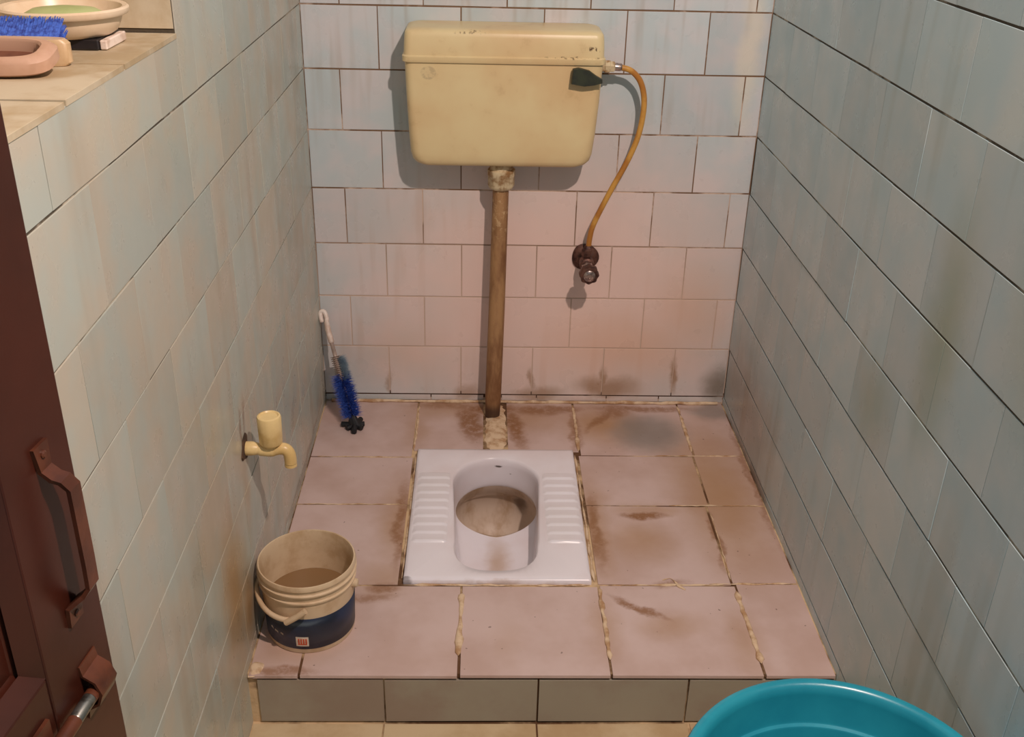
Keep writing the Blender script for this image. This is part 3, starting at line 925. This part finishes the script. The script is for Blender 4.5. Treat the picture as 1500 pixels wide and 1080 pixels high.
child(bucket, MB().lathe(prof, BC, 72).build('pail', M['bucket'], smooth=True))
child(bucket, MB().lathe([(0.02, 0.0748), (0.0860, 0.075)], BC, 48, cap0=True, cap1=False).build('water', M['bucket_water']))


def patch(a0, a1, z0, z1, lift, n=12):
    b = MB(); rg = []
    for i in range(n + 1):
        a = math.radians(a0 + (a1 - a0) * i / n)
        d = Vector((math.cos(a), math.sin(a), 0))
        rg.append([BC + d * (br(z) + l) + Vector((0, 0, z)) for z, l in ((z0, 0.0002), (z0, lift), (z1, lift), (z1, 0.0002))])
    return b.loft(rg)


lab = child(bucket, MB().lathe([(br(0.012) + 0.0002, 0.012), (br(0.012) + 0.0006, 0.0122), (br(0.088) + 0.0006, 0.0878), (br(0.088) + 0.0002, 0.088)], BC, 72, cap0=False, cap1=False).build('label', M['label'], smooth='all'))
lg = 268
o = patch(lg - 8, lg + 8, 0.020, 0.043, 0.0010).build('logo', M['print_white'], smooth=True); o.parent = lab
for i in range(4):
    a = lg - 5.4 + i * 3.1
    o = patch(a, a + 2.0, 0.024, 0.039, 0.0014, 3).build('logo_bar', M['print_red']); o.parent = lab
o = patch(lg - 5.6, lg + 5.8, 0.0235, 0.0262, 0.0013, 6).build('logo_bar', M['print_red']); o.parent = lab
for a, z, w in ((222, 0.047, 4), (229, 0.0445, 6), (239, 0.044, 4)):
    for k in range(3):
        o = patch(a + k * w / 3, a + (k + 0.7) * w / 3, z - 0.002 - 0.0008 * k, z + 0.0015 - 0.0006 * k, 0.0010, 2).build('lettering', M['print_white']); o.parent = lab
# carrying handle: hangs down at the front, its broken end sticking out
hpts = []
for i in range(16):
    a = math.radians(186 + (258 - 186) * i / 15)
    rr = 0.099 + 0.002 * math.sin(PI * i / 15)
    hpts.append(BC + Vector((rr * math.cos(a), rr * math.sin(a), 0.118 - 0.026 * math.sin(PI * 0.55 * i / 15))))
hd = child(bucket, MB().tube(hpts, [0.0045 + 0.001 * i / 15 for i in range(16)], 10, flat=1.0).build('carrying_handle', M['bucket'], smooth='all'))
e0 = hpts[-1]
g = []
for i in range(9):
    a = math.radians(254 + 22 * i / 8)
    g.append(BC + Vector((0.1035 * math.cos(a), 0.1035 * math.sin(a), 0.089 + 0.030 * i / 8)))
o = MB().tube(g, [0.0062] * 9, 10).build('grip', M['bucket'], smooth=True); o.parent = hd
o.matrix_parent_inverse = Matrix.Identity(4)
for a in (186, 352):
    d = Vector((math.cos(math.radians(a)), math.sin(math.radians(a)), 0))
    child(bucket, MB().lathe([(0.009, 0.088), (0.009, 0.0985), (0.006, 0.101)], BC + Vector((0, 0, 0.116)), 16, d).build('handle_lug', M['bucket'], smooth=True))

# ------------------------------------------------------------------ blue tub
M['tub'] = simple('teal tub plastic', lin(38, 146, 166), lin(30, 134, 156), 6, 0.28)
TZ = -H + 0.0015
TR = 0.352
tc = Vector((0.9150, -1.683, 0))
tub = empty('plastic_tub', (tc.x, tc.y, TZ), 'teal blue round plastic tub standing on the lower floor by the right wall', 'tub')
hh = TR - TZ
R0 = 0.2180
tp = [(0.02, 0.006), (0.140, 0.006), (0.144, 0.0), (0.150, 0.0), (0.153, 0.006), (0.1875, hh - 0.074), (0.1945, hh - 0.070), (R0 - 0.019, hh - 0.030), (R0 - 0.003, hh - 0.028), (R0, hh - 0.022), (R0, hh - 0.008), (R0 - 0.003, hh - 0.002), (R0 - 0.008, hh), (R0 - 0.014, hh - 0.001), (R0 - 0.019, hh - 0.006), (R0 - 0.0215, hh - 0.016),
      (0.1915, hh - 0.062), (0.1900, hh - 0.0645), (0.1850, hh - 0.0660), (0.1835, hh - 0.0685), (0.150, 0.012), (0.146, 0.010), (0.02, 0.010)]
child(tub, MB().lathe(tp, (tc.x, tc.y, TZ), 96).build('shell', M['tub'], smooth=True))

# ------------------------------------------------------------------ toilet brush
M['white_plastic'] = simple('off-white plastic', lin(236, 222, 212), lin(204, 180, 164), 30, 0.4)
M['shaft'] = simple('grey clear plastic', lin(170, 150, 138), lin(146, 128, 118), 40, 0.25)
M['bristle_pale'] = simple('pale bristles', lin(150, 170, 184), lin(120, 146, 166), 60, 0.6)
M['bristle_blue'] = simple('blue bristles', lin(62, 98, 190), lin(34, 54, 136), 160, 0.55)
M['bristle_black'] = simple('black bristles', lin(24, 26, 30), lin(14, 14, 18), 60, 0.6)
B0, B1 = Vector((0.101, -0.158, 0.011)), Vector((0.0125, -0.022, 0.285))
brush = empty('toilet_brush', (0.099, -0.150, 0.0), 'blue and white bottle-shaped toilet brush leaning in the back left corner', 'toilet brush')
ax = (B1 - B0).normalized()
bx = ax.cross(Vector((0, 1, 0))).normalized(); by = ax.cross(bx)
BL = (B1 - B0).length
bp = lambda t: B0 + ax * BL * t
# hanging end: a flat strip with an open hook
hk = MB()
hk.tube([bp(0.72), bp(0.76), bp(0.84), bp(0.90) + bx * -0.002], [0.0072, 0.0078, 0.0078, 0.0070], 10)
hk.tube(spline([bp(0.88), bp(0.93) + bx * -0.005, bp(0.985) + bx * -0.004, bp(1.0) + bx * 0.002, bp(0.985) + bx * 0.008, bp(0.91) + bx * 0.0105], 5), 0.0062, 10)
child(brush, hk.build('hook_handle', M['white_plastic'], smooth='all'))
child(brush, MB().tube([bp(0.05), bp(0.3), bp(0.55), bp(0.76)], [0.004, 0.005, 0.0055, 0.0055], 12).build('shaft', M['shaft'], smooth='all'))
rb = MB()
rb.tube([bp(0.40 + 0.20 * i / 72) for i in range(73)], [0.0115 + 0.0035 * math.cos(i * PI / 3.0) for i in range(73)], 16)
child(brush, rb.build('ribbed_sleeve', M['shaft'], smooth='all'))


def bristles(t0, t1, r, count, mat, wdt=0.0009, arc=(0, 360), lean=0.1):
    b = MB()
    for i in range(count):
        t = t0 + (t1 - t0) * (i + rnd.random()) / count
        a = math.radians(rnd.uniform(*arc))
        d = (bx * math.cos(a) + by * math.sin(a) + ax * rnd.uniform(-lean, lean)).normalized()
        p = bp(t)
        rr = r * rnd.uniform(0.66, 1.08)
        q = p + d * rr
        q.z = max(q.z, 0.0012); q.x = max(q.x, 0.0025); q.y = min(q.y, -0.003)
        s = d.cross(ax).normalized() * wdt; u = ax * wdt
        b.add([p + s, p - s * 0.5 + u, p - s * 0.5 - u, q], [(0, 1, 3), (1, 2, 3), (2, 0, 3)])
    return b.build('bristles', M[mat], brush) if False else child(brush, b.build('bristles', M[mat]))


bristles(0.40, 0.58, 0.032, 1100, 'bristle_pale', arc=(120, 260), lean=0.3)
bristles(0.08, 0.43, 0.034, 2300, 'bristle_blue', 0.0011, lean=0.35)
bb = MB()
for i in range(7):       # splayed black tufts at the foot
    a = 2 * PI * i / 7 + 0.3
    d = Vector((math.cos(a), math.sin(a), 0))
    e = B0 + d * (0.036 if i % 2 else 0.026); e.z = 0.009
    bb.tube([bp(0.09), B0 + d * 0.008, e], [0.0085, 0.0095, 0.0075], 8)
child(brush, bb.build('black_tuft', M['bristle_black'], smooth=True))

# ------------------------------------------------------------------ things on the window ledge
M['basin'] = simple('peach bowl plastic', lin(226, 204, 176), lin(214, 186, 154), 12, 0.35)
M['soap'] = simple('green soap', lin(176, 186, 130), lin(158, 172, 112), 12, 0.45)
M['black_plastic'] = simple('black plastic', lin(38, 34, 38), lin(26, 24, 28), 20, 0.4)
LZT = LZ + 0.0008
bwc = Vector((-0.110, -1.158, LZT + 0.0135))
bwl = empty('oval_bowl', bwc, 'cream plastic bowl with a wide rim on the window ledge', 'bowl')
bprof = [(0.02, 0.0), (0.056, 0.0), (0.064, 0.005), (0.0700, 0.016), (0.0725, 0.0245), (0.0790, 0.0255), (0.0815, 0.0285), (0.0815, 0.033), (0.0790, 0.0355), (0.073, 0.034), (0.069, 0.024), (0.062, 0.010), (0.054, 0.005), (0.02, 0.005)]
child(bwl, MB().lathe(bprof, bwc, 64).build('bowl_shell', M['basin'], smooth=True))
sp = tag(MB().lathe([(0.030, 0.0052), (0.044, 0.009), (0.050, 0.016), (0.048, 0.024), (0.036, 0.031), (0.014, 0.034)], bwc, 40, fn=lambda r, h, t: r * (1 + 0.12 * math.cos(2 * t))).build('soap', M['soap'], smooth='all'), 'pale green lump of soap lying in the cream bowl', 'soap')
sb_ = empty('soap_stand', (-0.075, -1.165, LZT), 'small black and white stand under the cream bowl on the ledge', 'stand')
o = MB().box(-0.108, -0.056, -1.203, -1.115, LZT, LZT + 0.013).build('black_block', M['black_plastic']); child(sb_, o)
o.modifiers.new('bevel', 'BEVEL').width = 0.0015
o = MB().box(-0.0555, -0.046, -1.200, -1.120, LZT, LZT + 0.012).build('white_block', M['white_plastic']); child(sb_, o)
o.modifiers.new('bevel', 'BEVEL').width = 0.0015

M['brush_pink'] = simple('peach brush plastic', lin(196, 158, 134), lin(178, 136, 110), 10, 0.4)
M['brush_cream'] = simple('cream brush back', lin(212, 186, 150), lin(196, 164, 124), 10, 0.4)
sbr = empty('scrubbing_brush', (-0.13, -1.34, LZT), 'peach scrubbing brush with blue bristles lying on its side on the window ledge', 'scrubbing brush')
zb, hz = LZT, 0.022


def plan(pts, z0, z1, e=0.004):
    c = sum((Vector((x, y)) for x, y in pts), Vector((0, 0))) / len(pts)
    def rg(k, z):
        return [Vector((x + (c.x - x) / max(1e-6, (Vector((x, y)) - c).length) * k, y + (c.y - y) / max(1e-6, (Vector((x, y)) - c).length) * k, z)) for x, y in pts]
    return [rg(e, z0), rg(0, z0 + e), rg(0, z1 - e), rg(e, z1)]


# the handle: a closed loop seen from above, thick band around a hole
def loop_ring(z, off):
    return z, off


outer = []
for i in range(40):
    a = 2 * PI * i / 40
    ca, sa = math.cos(a), math.sin(a)
    outer.append((math.copysign(abs(ca) ** (2 / 3.6), ca), math.copysign(abs(sa) ** (2 / 3.6), sa)))
hc = Vector((-0.134, -1.355))
TILT = Matrix.Translation((0, -1.392, zb)) @ Matrix.Rotation(math.radians(13), 4, 'X') @ Matrix.Translation((0, 1.392, -zb))
sec = []
for (ku, z) in ((0.0, zb), (0.6, zb), (1.0, zb + 0.004), (1.0, zb + 0.016), (0.75, zb + hz - 0.002), (0.5, zb + hz), (0.15, zb + hz), (0.0, zb + hz - 0.003)):
    sec.append([Vector((hc.x + x * (0.064 + 0.018 * ku), hc.y + y * (0.025 + 0.012 * ku), z)) for x, y in outer])
sec = [[TILT @ p for p in r] for r in sec]
child(sbr, MB().loft(sec + [sec[0]], False, False).build('loop_handle', M['brush_pink'], smooth=True))
M['brush_inside'] = simple('brown brush hollow', lin(112, 70, 52), lin(92, 54, 40), 20, 0.6)
child(sbr, MB().loft([[TILT @ Vector((hc.x + x * 0.0645, hc.y + y * 0.0255, z)) for x, y in outer] for z in (zb + 0.001, zb + 0.007)]).build('hollow', M['brush_inside']))
bk = MB().loft([[Vector((-0.138 + x * 0.084 * k, -1.3035 + y * 0.0135 * k, z)) for x, y in outer] for z, k in ((zb, 0.94), (zb + 0.004, 1), (zb + 0.026, 1), (zb + 0.031, 0.93))]).build('brush_back', M['brush_cream'], smooth=True)
child(sbr, bk)
bm_ = MB()
for i in range(2600):
    x = -0.138 + rnd.uniform(-0.074, 0.066); z = zb + rnd.uniform(0.006, 0.029)
    p = Vector((x, -1.2935, z)); q = p + Vector((rnd.uniform(-0.004, 0.004), 0.032 * rnd.uniform(0.9, 1.05), 0.020 * (z - zb) / 0.029 + rnd.uniform(-0.001, 0.002)))
    q.z = max(q.z, zb + 0.001)
    w = 0.0016
    bm_.add([p + Vector((w, 0, 0)), p + Vector((-w, 0, w)), p + Vector((-w, 0, -w)), q + Vector((w * 0.4, 0, 0)), q - Vector((w * 0.4, 0, 0))], [(0, 1, 4, 3), (1, 2, 4), (2, 0, 3, 4)])
child(sbr, bm_.build('bristles', M['bristle_blue']))
